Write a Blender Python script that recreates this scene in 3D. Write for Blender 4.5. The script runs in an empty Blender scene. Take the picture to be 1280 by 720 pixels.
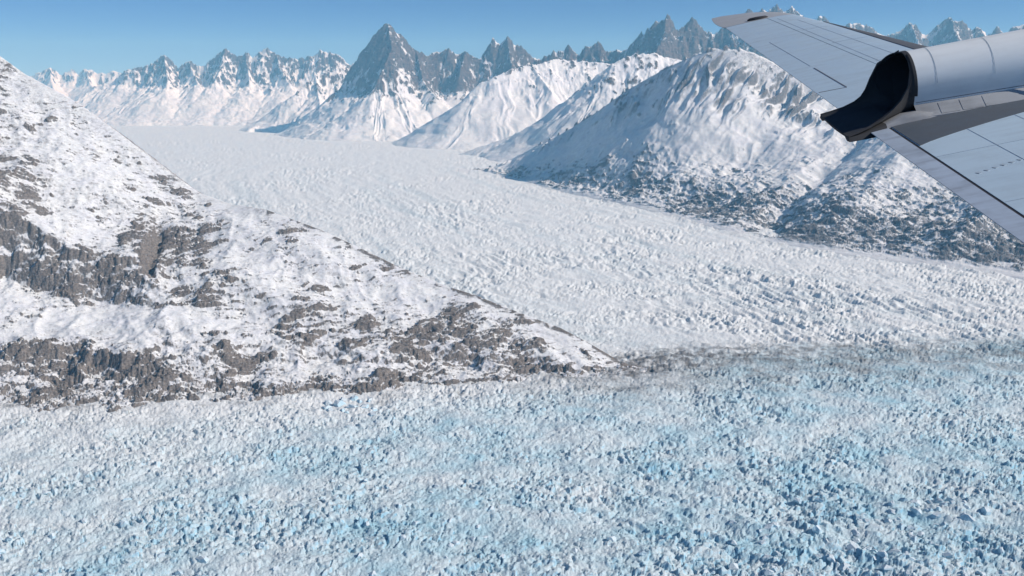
import bpy, bmesh, math, random
import numpy as np
from mathutils import Matrix, Vector

sc = bpy.context.scene
# ------------------------------------------------------------------ camera
CAM_H = 1000.0
PITCH = math.radians(12.96)
FPX = 1108.0                       # focal length in pixels of a 1280 wide picture
cam_data = bpy.data.cameras.new('camera')
cam_data.sensor_width = 36.0
cam_data.lens = 36.0 * FPX / 1280.0
cam_data.clip_start = 0.1
cam_data.clip_end = 200000.0
cam = bpy.data.objects.new('camera', cam_data)
sc.collection.objects.link(cam)
cam.location = (0, 0, CAM_H)
cam.rotation_euler = (math.pi / 2 - PITCH, 0, 0)
sc.camera = cam

# ------------------------------------------------------------------ light
SUN_EL = math.radians(35)
SUN_AZ = math.radians(103)          # clockwise from +Y (straight ahead) towards +X (right)
to_sun = Vector((math.sin(SUN_AZ) * math.cos(SUN_EL), math.cos(SUN_AZ) * math.cos(SUN_EL), math.sin(SUN_EL)))
world = bpy.data.worlds.new('World')
sc.world = world
world.use_nodes = True
wn = world.node_tree
sky = wn.nodes.new('ShaderNodeTexSky')
sky.sky_type = 'NISHITA'
sky.sun_disc = False
sky.sun_elevation = SUN_EL
sky.sun_rotation = SUN_AZ
sky.altitude = 6600
sky.air_density = 1.0
sky.dust_density = 0.0
sky.ozone_density = 10.0
bg = wn.nodes['Background']
bg.inputs['Strength'].default_value = 0.09
wn.links.new(sky.outputs[0], bg.inputs[0])
sun_data = bpy.data.lights.new('sun', 'SUN')
sun_data.energy = 4.2
sun_data.angle = math.radians(0.53)
sun_data.color = (1.0, 0.985, 0.96)
sun = bpy.data.objects.new('sun', sun_data)
sc.collection.objects.link(sun)
sun.rotation_euler = to_sun.to_track_quat('Z', 'Y').to_euler()
sc.view_settings.view_transform = 'Standard'
sc.view_settings.look = 'None'
sc.view_settings.exposure = 0.08
sc.view_settings.gamma = 1.0
sc.cycles.max_bounces = 4
sc.cycles.diffuse_bounces = 3
sc.cycles.glossy_bounces = 2
sc.cycles.volume_bounces = 1

# ------------------------------------------------------------------ helpers
CP, SP = math.cos(PITCH), math.sin(PITCH)

def at(px, py, dist):
    """world point on the sight line of a pixel, at a forward distance in km"""
    a, b = (px - 640) / FPX, (360 - py) / FPX
    wy = CP + b * SP
    t = dist * 1000.0 / wy
    return (a * t, dist * 1000.0, CAM_H + (b * CP - SP) * t)

def ground(px, py):
    a, b = (px - 640) / FPX, (360 - py) / FPX
    t = -CAM_H / (b * CP - SP)
    return (a * t, (CP + b * SP) * t, 0.0)

def sstep(a, b, x):
    t = np.clip((x - a) / (b - a), 0, 1)
    return t * t * (3 - 2 * t)

def hash2(ix, iy, seed):
    h = (ix.astype(np.int64) * 374761393 + iy.astype(np.int64) * 668265263 + seed * 982451653) & 0xFFFFFFFF
    h = ((h ^ (h >> 13)) * 1274126177) & 0xFFFFFFFF
    h = ((h ^ (h >> 16)) * 2246822519) & 0xFFFFFFFF
    return (h ^ (h >> 15)) & 0xFFFFFFFF

_ang = np.linspace(0, 2 * np.pi, 256, endpoint=False)
_gx, _gy = np.cos(_ang), np.sin(_ang)

def perlin(x, y, seed=0):
    x0 = np.floor(x); y0 = np.floor(y)
    fx = x - x0; fy = y - y0
    u = fx * fx * fx * (fx * (fx * 6 - 15) + 10)
    v = fy * fy * fy * (fy * (fy * 6 - 15) + 10)
    def g(dx, dy):
        h = hash2(x0 + dx, y0 + dy, seed) & 255
        return _gx[h] * (fx - dx) + _gy[h] * (fy - dy)
    a = g(0, 0); b = g(1, 0); c = g(0, 1); d = g(1, 1)
    return (a + u * (b - a) + v * ((c + u * (d - c)) - (a + u * (b - a)))) * 1.5

def fbm(x, y, octaves, seed=0, gain=0.5):
    s = 0; a = 1.0; tot = 0
    for i in range(octaves):
        s = s + a * perlin(x, y, seed + i * 17); tot += a
        a *= gain; x = x * 2.03 + 11.3; y = y * 2.03 - 7.7
    return s / tot

def ridged(x, y, octaves, seed=0, gain=0.5):
    s = 0; a = 1.0; tot = 0; w = 1.0
    for i in range(octaves):
        n = 1 - np.abs(perlin(x, y, seed + i * 31)); n = n * n * w
        s = s + a * n; tot += a
        w = np.clip(n * 1.6, 0, 1); a *= gain; x = x * 2.07 + 3.1; y = y * 2.07 + 9.2
    return s / tot

def blocks(x, y, seed, tilt=0.8):
    """broken-up blocks: returns height of each block (tilted top), distance to its edge and a random value"""
    ix = np.floor(x); iy = np.floor(y)
    f1 = np.full(x.shape, 9.0); f2 = np.full(x.shape, 9.0)
    val = np.zeros(x.shape); tx = np.zeros(x.shape); ty = np.zeros(x.shape); r = np.zeros(x.shape)
    for dx in (-1, 0, 1):
        for dy in (-1, 0, 1):
            h = hash2(ix + dx, iy + dy, seed)
            jx = (h & 1023) / 1023.0; jy = ((h >> 10) & 1023) / 1023.0; rv = ((h >> 20) & 4095) / 4095.0
            vx = x - (ix + dx + jx); vy = y - (iy + dy + jy)
            d = vx * vx + vy * vy
            nearer = d < f1
            f2 = np.where(nearer, f1, np.minimum(f2, d))
            f1 = np.where(nearer, d, f1)
            an = rv * 40.0
            tl = (np.cos(an) * vx + np.sin(an) * vy)
            val = np.where(nearer, rv, val); tx = np.where(nearer, tl, tx)
    edge = np.sqrt(f2) - np.sqrt(f1)
    return val + tilt * tx, edge, val

def poly_dist(X, Y, P):
    """distance to a polyline in plan, its height there and the running length there"""
    best = np.full(X.shape, 1e18); zz = np.zeros(X.shape); ss = np.zeros(X.shape)
    run = 0.0
    for (ax, ay, az), (bx, by, bz) in zip(P[:-1], P[1:]):
        ex, ey = bx - ax, by - ay
        L2 = ex * ex + ey * ey; L = math.sqrt(L2)
        t = np.clip(((X - ax) * ex + (Y - ay) * ey) / L2, 0, 1)
        d = (X - ax - t * ex) ** 2 + (Y - ay - t * ey) ** 2
        m = d < best
        best = np.where(m, d, best)
        zz = np.where(m, az + t * (bz - az), zz)
        ss = np.where(m, run + t * L, ss)
        run += L
    return np.sqrt(best), zz, ss

def tent(X, Y, P, slope):
    """highest of the slopes that fall away from every point of a crest line"""
    best = np.full(X.shape, -1e9); dd = np.zeros(X.shape); ss = np.zeros(X.shape)
    run = 0.0
    for (ax, ay, az), (bx, by, bz) in zip(P[:-1], P[1:]):
        ex, ey = bx - ax, by - ay
        L = math.hypot(ex, ey); ex /= L; ey /= L
        al = (X - ax) * ex + (Y - ay) * ey
        pd = np.abs((X - ax) * ey - (Y - ay) * ex)
        m = (bz - az) / L
        k = m / math.sqrt(slope * slope - m * m) if abs(m) < slope * 0.98 else math.copysign(5.0, m)
        t = np.clip(al + pd * k, 0, L)
        d = np.sqrt((al - t) ** 2 + pd * pd)
        v = az + m * t - slope * d
        w = v > best
        best = np.where(w, v, best); dd = np.where(w, d, dd); ss = np.where(w, run + t, ss)
        run += L
    return best, dd, ss

def flank(X, Y, ridge, foot, ax, ay, smooth=0):
    """slope between a crest line and a foot line that both run along the direction (ax, ay):
    u = 0 at the foot, 1 at the crest; crest height; distance to the crest; distance to the foot"""
    L = math.hypot(ax, ay); ax /= L; ay /= L
    def en(P): return np.array([p[0] * ax + p[1] * ay for p in P]), np.array([-p[0] * ay + p[1] * ax for p in P])
    e = X * ax + Y * ay; n = -X * ay + Y * ax
    er, nr = en(ridge); ef, nf = en(foot)
    lo, hi = min(er[0], ef[0]) - 500, max(er[-1], ef[-1]) + 500
    eg = np.arange(lo, hi, 20.0)
    def soft(v, sig):
        if not sig: return v
        k = np.exp(-0.5 * (np.arange(-3 * sig, 3 * sig + 1, 20.0) / sig) ** 2); k /= k.sum()
        h = len(k) // 2
        return np.convolve(np.pad(v, h, mode='edge'), k, 'valid')[:len(v)]
    n_r = np.interp(e, eg, soft(np.interp(eg, er, nr), smooth)); n_f = np.interp(e, eg, soft(np.interp(eg, ef, nf), smooth))
    zr = np.interp(e, eg, soft(np.interp(eg, er, [p[2] for p in ridge]), smooth * 0.25))
    w = np.maximum(n_r - n_f, 25.0)
    return (n - n_f) / w, zr, n_r - n, n - n_f

def grid_mesh(name, X, Y, Z, mat, attrs=None, smooth=True, kind='structure'):
    n, m = X.shape
    me = bpy.data.meshes.new(name)
    co = np.stack([X, Y, Z], -1).reshape(-1, 3).astype(np.float32)
    idx = np.arange(n * m).reshape(n, m)
    q = np.stack([idx[:-1, :-1], idx[:-1, 1:], idx[1:, 1:], idx[1:, :-1]], -1).reshape(-1, 4)
    me.vertices.add(len(co)); me.vertices.foreach_set('co', co.ravel())
    me.loops.add(q.size); me.loops.foreach_set('vertex_index', q.ravel().astype(np.int32))
    me.polygons.add(len(q))
    me.polygons.foreach_set('loop_start', np.arange(0, q.size, 4, dtype=np.int32))
    me.polygons.foreach_set('loop_total', np.full(len(q), 4, dtype=np.int32))
    me.polygons.foreach_set('use_smooth', np.full(len(q), smooth, dtype=bool))
    me.update()
    for k, v in (attrs or {}).items():
        a = me.attributes.new(k, 'FLOAT', 'POINT')
        a.data.foreach_set('value', np.asarray(v, dtype=np.float32).ravel())
    me.materials.append(mat)
    o = bpy.data.objects.new(name, me)
    sc.collection.objects.link(o)
    if kind:
        o['kind'] = kind
    return o

def fan(tan0, tan1, ncol, ys, left=None, right=None):
    """plan grid of a patch of country: columns fan out from the viewpoint so that far cells are larger"""
    t = np.linspace(tan0, tan1, ncol)
    if left is not None: t = np.concatenate([np.linspace(left, tan0, 60, endpoint=False), t])
    if right is not None: t = np.concatenate([t, np.linspace(tan1, right, 61)[1:]])
    Yg, Tg = np.meshgrid(ys, t, indexing='ij')
    return Tg * Yg, Yg

def slope_of(X, Y, Z):
    """steepness (1 - normal z) of a surface on a fan grid"""
    P = np.stack([X, Y, Z], -1)
    du = np.gradient(P, axis=0); dv = np.gradient(P, axis=1)
    n = np.cross(dv, du)
    l = np.linalg.norm(n, axis=-1) + 1e-9
    return 1 - np.abs(n[..., 2]) / l

# ------------------------------------------------------------------ materials
def new_mat(name):
    m = bpy.data.materials.new(name); m.use_nodes = True
    nt = m.node_tree
    return m, nt, nt.nodes['Principled BSDF']

def N(nt, typ, **kw):
    n = nt.nodes.new(typ)
    for k, v in kw.items():
        if k.startswith('i_'):
            n.inputs[k[2:].replace('_', ' ')].default_value = v
        else:
            setattr(n, k, v)
    return n

def math_node(nt, op, a, b=None, c=None):
    n = nt.nodes.new('ShaderNodeMath'); n.operation = op
    for i, v in enumerate((a, b, c)):
        if v is None: continue
        if isinstance(v, (int, float)): n.inputs[i].default_value = v
        else: nt.links.new(v, n.inputs[i])
    return n.outputs[0]

def noise(nt, vec, scale, detail=4, rough=0.55):
    n = N(nt, 'ShaderNodeTexNoise', i_Scale=scale, i_Detail=detail, i_Roughness=rough)
    nt.links.new(vec, n.inputs['Vector'])
    return n.outputs['Fac']

def maprange(nt, v, a, b, c=0.0, d=1.0, smooth=True):
    n = nt.nodes.new('ShaderNodeMapRange')
    n.interpolation_type = 'SMOOTHSTEP' if smooth else 'LINEAR'
    nt.links.new(v, n.inputs['Value'])
    for k, x in zip(('From Min', 'From Max', 'To Min', 'To Max'), (a, b, c, d)):
        n.inputs[k].default_value = x
    return n.outputs[0]

def mix(nt, fac, a, b):
    n = nt.nodes.new('ShaderNodeMix'); n.data_type = 'RGBA'
    if isinstance(fac, float): n.inputs[0].default_value = fac
    else: nt.links.new(fac, n.inputs[0])
    for i, v in ((6, a), (7, b)):
        if isinstance(v, tuple): n.inputs[i].default_value = (*v, 1)
        else: nt.links.new(v, n.inputs[i])
    return n.outputs[2]

def attr(nt, name):
    n = nt.nodes.new('ShaderNodeAttribute'); n.attribute_name = name
    return n.outputs['Fac']

SNOW = (0.84, 0.86, 0.852)

def mountain_mat(name, scale, rock_a, rock_b, amp=0.30, edge=0.05, bump=1.0, dust=0.0):
    m, nt, b = new_mat(name)
    pos = N(nt, 'ShaderNodeNewGeometry').outputs['Position']
    n1 = noise(nt, pos, scale, 6, 0.65)
    n2 = noise(nt, pos, scale * 7, 3, 0.6)
    v = math_node(nt, 'ADD', attr(nt, 'rock'), math_node(nt, 'MULTIPLY', math_node(nt, 'SUBTRACT', n1, 0.5), amp))
    v = math_node(nt, 'ADD', v, math_node(nt, 'MULTIPLY', math_node(nt, 'SUBTRACT', n2, 0.5), amp * 0.5))
    mask = maprange(nt, v, 0.5 - edge, 0.5 + edge)
    n3 = noise(nt, pos, scale * 2.5, 5, 0.7)
    rock = mix(nt, maprange(nt, n3, 0.35, 0.65), rock_a, rock_b)
    snow = mix(nt, maprange(nt, noise(nt, pos, scale * 0.3, 3), 0.35, 0.7), SNOW, (0.78, 0.80, 0.83))
    if dust:      # thin, wind-packed snow with the ground showing through
        thin = math_node(nt, 'MULTIPLY', maprange(nt, v, 0.5 - edge * 4.5, 0.5), maprange(nt, noise(nt, pos, scale * 1.3, 5, 0.7), 0.35, 0.65))
        snow = mix(nt, math_node(nt, 'MULTIPLY', thin, dust), snow, rock)
    nt.links.new(mix(nt, mask, snow, rock), b.inputs['Base Color'])
    b.inputs['Roughness'].default_value = 0.9
    b.inputs['Specular IOR Level'].default_value = 0.1
    bp = N(nt, 'ShaderNodeBump', i_Strength=0.8, i_Distance=bump)
    hgt = math_node(nt, 'ADD', math_node(nt, 'MULTIPLY', n3, math_node(nt, 'ADD', math_node(nt, 'MULTIPLY', mask, 1.5), 0.25)), math_node(nt, 'MULTIPLY', mask, 0.6))
    nt.links.new(hgt, bp.inputs['Height'])
    nt.links.new(bp.outputs[0], b.inputs['Normal'])
    return m

M_near = mountain_mat('near_rock_and_snow', 0.05, (0.12, 0.108, 0.10), (0.27, 0.24, 0.215), 0.38, 0.085, 3.0, dust=0.75)
M_mid = mountain_mat('slope_rock_and_snow', 0.022, (0.12, 0.125, 0.135), (0.24, 0.235, 0.235), 0.36, 0.13, 6.0, dust=0.30)
M_far = mountain_mat('far_rock_and_snow', 0.008, (0.04, 0.034, 0.034), (0.19, 0.145, 0.12), 0.62, 0.09, 22.0)

# ------------------------------------------------------------------ glacier
TAN = 0.74
tip = ground(785, 458)

def zone_front(X, Y):
    """1 on the broken blue ice in the foreground, 0 on the main trunk"""
    n = fbm(X / 400, Y / 250, 3, 77) * 130
    line = np.interp(X, [-3000, tip[0], 1900, 3200], [3150, 3130, 3420, 3700])
    return 1 - sstep(-110, 140, Y + n - line)

def glacier_height(X, Y):
    front = zone_front(X, Y)
    wx = X + 14 * fbm(X / 90, Y / 90, 2, 5); wy = Y + 14 * fbm(X / 90, Y / 90, 2, 9)
    b1, e1, r1 = blocks(wx / 26, wy / 20, 3, 0.9)
    b2, e2, r2 = blocks(wx / 13 + 3, wy / 11, 4, 0.9)
    b3, e3, r3 = blocks(X / 8, Y / 7, 6, 0.9)
    big = fbm(X / 160, Y / 120, 3, 21)
    calm = sstep(-0.35, 0.35, fbm(X / 300, Y / 200, 3, 22))
    pit1 = 1 - sstep(0.02, 0.20, e1); pit2 = 1 - sstep(0.03, 0.26, e2)
    hole = sstep(0.72, 0.9, r2) * sstep(0.05, 0.4, e2)
    ser = (0.45 + 0.75 * calm) * (6.5 * (b1 - 0.5) * (1 - pit1) - 5 * pit1 * sstep(0.3, 0.7, r1)
        + 3.4 * (b2 - 0.5) * (1 - pit2) - 1.8 * pit2 - 5.5 * hole) + 2.0 * (b3 - 0.5) * sstep(0, 0.2, e3) + 12 * big
    # long scarps of tall ice towers in the near right corner
    c, s = math.cos(0.62), math.sin(0.62)
    U = X * c - Y * s; V = X * s + Y * c
    sca = ridged(U / 260, V / 62 + 0.6 * fbm(U / 120, V / 120, 2, 44), 2, 41)
    near = sstep(2350, 1800, Y) * sstep(50, 420, X)
    ser = ser * (1 + 0.1 * near) + near * 16 * (sca - 0.45)
    # main trunk: finer, pressed into waves across the flow
    c, s = math.cos(-0.45), math.sin(-0.45)
    U = X * c - Y * s; V = X * s + Y * c
    cre = ridged(U / 55 + 0.8 * fbm(X / 300, Y / 300, 2, 52), V / 190, 3, 51)
    patch = sstep(0.0, 0.35, fbm(X / 900, Y / 900, 2, 63) + 0.25 * sstep(6500, 3800, Y))
    tb, te, tr = blocks(wx / 34, wy / 21, 13, 0.8)
    far = 1 - 0.6 * sstep(4200, 11000, Y)
    hole_t = sstep(0.66, 0.85, tr) * sstep(0.05, 0.35, te)
    lump = fbm(X / 60, Y / 80, 4, 73)
    dB, _, sB = poly_dist(X, Y, [ground(*p) for p in RIGHT_FOOT])
    flow = ridged(dB / 120 + 0.5 * fbm(X / 500, Y / 500, 2, 76), sB / 1500, 3, 75)
    rough = 0.35 + 0.9 * sstep(-0.3, 0.4, fbm(X / 420, Y / 300, 3, 74))
    trunk = 1.75 * rough * far * (4.5 * (tb - 0.5) * sstep(0, 0.2, te) - 7 * hole_t * (0.4 + 0.6 * patch) + 3.0 * (b2 - 0.5) * sstep(0, 0.2, e2) + 3.5 * lump) \
        + (15 * patch + 9 * sstep(300, 1500, X) * sstep(5600, 4300, Y)) * (cre - 0.55) + 6 * (flow - 0.5) + 9 * fbm(X / 220, Y / 160, 3, 71)
    z = front * ser + (1 - front) * trunk
    z = z * sstep(26000, 9000, Y) ** 0.7
    return z, front, big

def glacier_sheet():
    # rows by depression angle: even spacing as the ice runs away to the horizon
    ang = np.linspace(math.radians(37.5), math.radians(1.55), 700)
    ys = CAM_H / np.tan(ang)
    X, Y = fan(-TAN, TAN, 1300, ys, -1.1, 1.1)
    Z, front, big = glacier_height(X, Y)
    # dirt: along the headland's foot and the medial moraine that starts at its tip
    foot = [ground(*p) for p in HEAD_FOOT]
    d, _, _ = poly_dist(X, Y, foot)
    dn = fbm(X / 120, Y / 80, 4, 91)
    dirt = np.exp(-(d / 260) ** 2) * (0.24 + 0.8 * dn)
    mor = [tip, ground(860, 446), ground(980, 440), ground(1120, 436), ground(1300, 430)]
    d2, _, s2 = poly_dist(X, Y, mor)
    dirt = np.maximum(dirt, np.exp(-(d2 / 190) ** 2) * (0.46 * np.exp(-s2 / 800) + 0.42) * (0.9 + 1.2 * fbm(X / 45, Y / 40, 4, 92)))
    # dusty belt of ice below the moraine
    belt = front * sstep(900, 50, np.interp(X, [-3000, tip[0], 1900, 3200], [3150, 3130, 3420, 3700]) - Y) * sstep(-700, 300, X)
    dirt = np.maximum(dirt, belt * (0.54 + 0.5 * dn))
    bank = [ground(*p) for p in RIGHT_FOOT]
    d3, _, _ = poly_dist(X, Y, bank)
    dirt = np.maximum(dirt, np.exp(-(d3 / 90) ** 2) * (0.28 + 0.5 * dn))
    _, _, sb = poly_dist(X, Y, bank)
    band = fbm(sb / 4500, (d3 + 60 * fbm(X / 600, Y / 600, 2, 97)) / 170, 4, 96)      # flow bands parallel to the bank
    dirt = np.maximum(dirt, (1 - front) * (0.09 + 0.12 * fbm(X / 500, Y / 260, 4, 95) + 0.42 * band))
    ice = front * np.clip(0.80 + 0.55 * fbm(X / 350, Y / 220, 3, 17), 0, 1) * (0.50 + 0.50 * sstep(-1000, 300, X + 0.6 * (2900 - Y)))
    ice = ice + (1 - front) * np.clip(0.5 * band, 0, 0.4)
    ice = ice * (1 - 0.85 * np.exp(-(d / 260) ** 2)) + (1 - front) * 0.10
    steep = slope_of(X, Y, Z)
    return grid_mesh('glacier', X, Y, Z, glacier_mat(), {'dirt': dirt, 'ice': ice, 'steep': steep})

def glacier_mat():
    m, nt, b = new_mat('glacier_ice')
    pos = N(nt, 'ShaderNodeNewGeometry').outputs['Position']
    ice = attr(nt, 'ice'); steep = attr(nt, 'steep'); dirt = attr(nt, 'dirt')
    n1 = noise(nt, pos, 0.06, 5, 0.65)
    n2 = noise(nt, pos, 0.012, 4, 0.6)
    # bare blue ice where the walls of the towers are too steep to hold snow
    bare = maprange(nt, math_node(nt, 'ADD', steep, math_node(nt, 'MULTIPLY', math_node(nt, 'SUBTRACT', n1, 0.5), 0.5)), 0.10, 0.55)
    bare = math_node(nt, 'MULTIPLY', bare, math_node(nt, 'ADD', 0.25, math_node(nt, 'MULTIPLY', ice, 0.75)))
    veil = math_node(nt, 'MULTIPLY', ice, maprange(nt, n2, 0.3, 0.75, 0.45, 1.0))
    top = mix(nt, veil, SNOW, (0.36, 0.61, 0.72))
    col = mix(nt, bare, top, (0.29, 0.55, 0.71))
    dm = maprange(nt, math_node(nt, 'ADD', dirt, math_node(nt, 'MULTIPLY', math_node(nt, 'SUBTRACT', n1, 0.5), 0.7)), 0.15, 0.95)
    col = mix(nt, dm, col, (0.20, 0.195, 0.19))
    nt.links.new(col, b.inputs['Base Color'])
    b.inputs['Roughness'].default_value = 0.75
    b.inputs['Specular IOR Level'].default_value = 0.15
    bp = N(nt, 'ShaderNodeBump', i_Strength=0.9, i_Distance=3.0)
    nt.links.new(noise(nt, pos, 0.22, 5, 0.7), bp.inputs['Height'])
    nt.links.new(bp.outputs[0], b.inputs['Normal'])
    return m

# ------------------------------------------------------------------ the headland (near left mountain)
HEAD_RIDGE = [(-420, -60, 5.1), (-250, -40, 5.0), (-100, 10, 4.85), (0, 70, 4.7), (30, 92, 4.68), (60, 108, 4.62), (100, 130, 4.55),
              (150, 167, 4.42), (200, 207, 4.3), (250, 241, 4.2), (290, 256, 4.1), (330, 261, 4.0), (400, 287, 3.85),
              (450, 310, 3.75), (500, 334, 3.65), (560, 358, 3.53), (600, 371, 3.45), (650, 391, 3.35), (700, 409, 3.28),
              (740, 431, 3.2), (785, 458, 3.12)]
HEAD_FOOT = [(-420, 520), (-150, 508), (0, 500), (150, 505), (300, 497), (450, 487), (600, 474), (700, 468), (785, 459)]
RIGHT_FOOT = [(600, 212), (660, 228), (720, 244), (790, 257), (850, 272), (930, 295), (1000, 312), (1100, 323), (1200, 336), (1280, 346), (1450, 372), (1700, 420)]

def headland():
    ys = np.arange(2380, 5400, 4.6)
    X, Y = fan(-TAN, 0.16, 860, ys, left=-1.1)
    ridge = [at(*p) for p in HEAD_RIDGE]
    foot = [ground(*p) for p in HEAD_FOOT]
    u, zr, dr, df = flank(X, Y, ridge, foot, 1.0, -0.32)
    df = df + 210 * fbm(X / 200, Y / 150, 6, 303, 0.6) * sstep(700, 100, np.abs(df)) * sstep(0, 500, dr + df)
    u = np.where(df > 0, df / np.maximum(dr + df, 25.0), u)
    front = dr > 0; dr = np.abs(dr) + 0.01
    inside = df > 0; df = np.abs(df)
    u = np.where(inside, u + 0.03 * fbm(X / 260, Y / 260, 3, 301) * sstep(0, 0.2, u) * sstep(1, 0.8, u), -df / 900.0)
    lin = u
    # two cliff steps with a snow bench between on the left part
    pu = np.array([-1, 0, 0.05, 0.12, 0.17, 0.21, 0.33, 0.46, 0.56, 0.72, 0.86, 1.0])
    pz = np.array([-1, 0, 0.03, 0.08, 0.155, 0.255, 0.32, 0.39, 0.69, 0.78, 0.885, 1.0])
    uw = u + 0.05 * fbm(X / 320, Y / 320, 4, 310) + 0.012 * fbm(X / 50, Y / 50, 3, 311)
    stepz = np.interp(np.where(u > 0.9, u, uw), pu, pz)
    sx = at(192, 340, 3.4)[0]
    edge = X + 35 * fbm(X / 70, Y / 160, 3, 312) - (Y - 3400) * -0.35
    cl = 1 - sstep(sx - 40, sx + 45, edge)
    cl = cl * sstep(0.98, 0.80, u)
    prof = cl * stepz + (1 - cl) * (0.93 * lin + 0.07 * lin ** 2 + 0.022 * np.sin(uw * 24) * sstep(1.0, 0.88, u))
    z = np.where(front, zr * prof, zr - 0.62 * dr)
    z = np.where(inside, z, np.minimum(z, -0.13 * df))
    nx = at(193, 330, 3.62)[0]
    notch = np.exp(-((X - nx + 0.25 * (Y - 3620) + 14 * fbm(X / 50, Y / 50, 3, 313)) / 26.0) ** 2) * sstep(3380, 3480, Y) * sstep(3900, 3740, Y)
    z = z - 55 * notch
    # relief: rolling knolls, strata ledges, outcrops
    amp = sstep(-0.05, 0.12, u) * np.where(front, np.clip(dr / 140, 0.08, 1), np.clip(dr / 140, 0.08, 0.3))
    z = z + amp * 34 * fbm(X / 330, Y / 330, 5, 320)
    gul = ridged((X + 0.35 * Y) / 170 + 0.3 * fbm(X / 200, Y / 200, 2, 331), (Y - 0.3 * X) / 620, 3, 330)
    z = z + amp * 16 * (gul - 0.5)
    low = sstep(0.34, 0.06, u) * sstep(-0.01, 0.03, u)
    right = sstep(-1200, 0, X)
    # rock that breaks through the snow: large outcrops, ledges along the tilted strata, single knobs
    wob = 25 * fbm(X / 120, Y / 120, 3, 341)
    P1, P2 = X * 0.96 + Y * 0.28 + wob, Y * 0.96 - X * 0.28 + wob
    reg = 1.5 * fbm(X / 420, Y / 330, 3, 342) - 0.05
    o1 = fbm(P1 / 150, P2 / 75, 5, 343, 0.6)
    o2 = fbm(P1 / 85, P2 / 15, 5, 344, 0.6)
    o3 = fbm(X / 20, Y / 15, 3, 345, 0.6)
    thin = 0.10 * sstep(0.55, 0.9, u) + 0.10 * (1 - sstep(0.06, 0.14, np.abs(u - 0.30))) * (1 - right)
    m1 = sstep(0.17, 0.28, o1 + 0.40 * reg + 0.02 * low - thin)
    m2 = sstep(0.11, 0.20, o2 + 0.22 * reg + 0.05 * low + 0.05 * right - 0.9 * thin)
    m3 = sstep(0.26, 0.36, o3 + 0.20 * reg + 0.06 * low + 0.03 * right - thin)
    on = sstep(0.0, 0.05, u) * np.where(front, np.clip(dr / 60, 0.1, 1), np.clip(dr / 60, 0.1, 0.4))
    z = z + on * (15 * m1 * (0.6 + 0.9 * o2) + 3.6 * m2 * (0.8 + 0.8 * o3) + 2.2 * m3)
    # broken, ice-plucked ground along the foot
    fb, fe, fr = blocks((X + wob) / 24, (Y + wob) / 17, 348, 0.9)
    toe = sstep(0.16, 0.03, u) * sstep(-0.25, -0.02, u)
    z = z + toe * (9 * (fb - 0.5) * sstep(0, 0.2, fe) - 4 * (1 - sstep(0, 0.15, fe)))
    # cliffs are cut by vertical clefts
    cleft = ridged(X / 26, Y / 150, 3, 346)
    st0 = slope_of(X, Y, z)
    z = z - on * 9 * sstep(0.30, 0.5, st0) * sstep(0.55, 0.9, cleft)
    z = z + on * 5 * (ridged(X / 70, Y / 50, 4, 347) - 0.5)
    st = slope_of(X, Y, z)
    rock = 0.30 + 0.95 * (st - 0.16) + 0.26 * m1 * sstep(-0.22, 0.05, o2) + 0.20 * m2 + 0.13 * m3
    crest = np.exp(-(dr / 30.0) ** 2) * sstep(-1500, -900, X + 300 * fbm(X / 200, Y / 200, 2, 371))
    rock = rock + 0.44 * crest * sstep(-0.22, 0.15, fbm(X / 60, Y / 60, 4, 373)) + np.where(front, 0, 0.04)
    rock = rock + 0.35 * notch + 0.08 * low * sstep(-0.1, 0.3, o1) + 0.06 * toe * sstep(-0.15, 0.3, o1 + 0.6 * reg)
    z = np.where(z < -75, -75, z)
    return grid_mesh('headland', X, Y, z, M_near, {'rock': rock})

# ------------------------------------------------------------------ the rounded mountain on the right bank
RIGHT_RIDGE = [(600, 214, 11.0), (622, 206, 10.75), (660, 188, 10.5), (700, 168, 10.2), (740, 144, 9.9), (775, 117, 9.6), (800, 101, 9.4), (830, 84, 9.2),
               (862, 68, 9.05), (895, 58, 8.9), (930, 62, 8.95), (962, 76, 9.0), (1010, 96, 9.0), (1080, 110, 8.8), (1160, 104, 8.5),
               (1250, 96, 8.2), (1400, 84, 8.1), (1700, 80, 8.0)]

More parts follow.
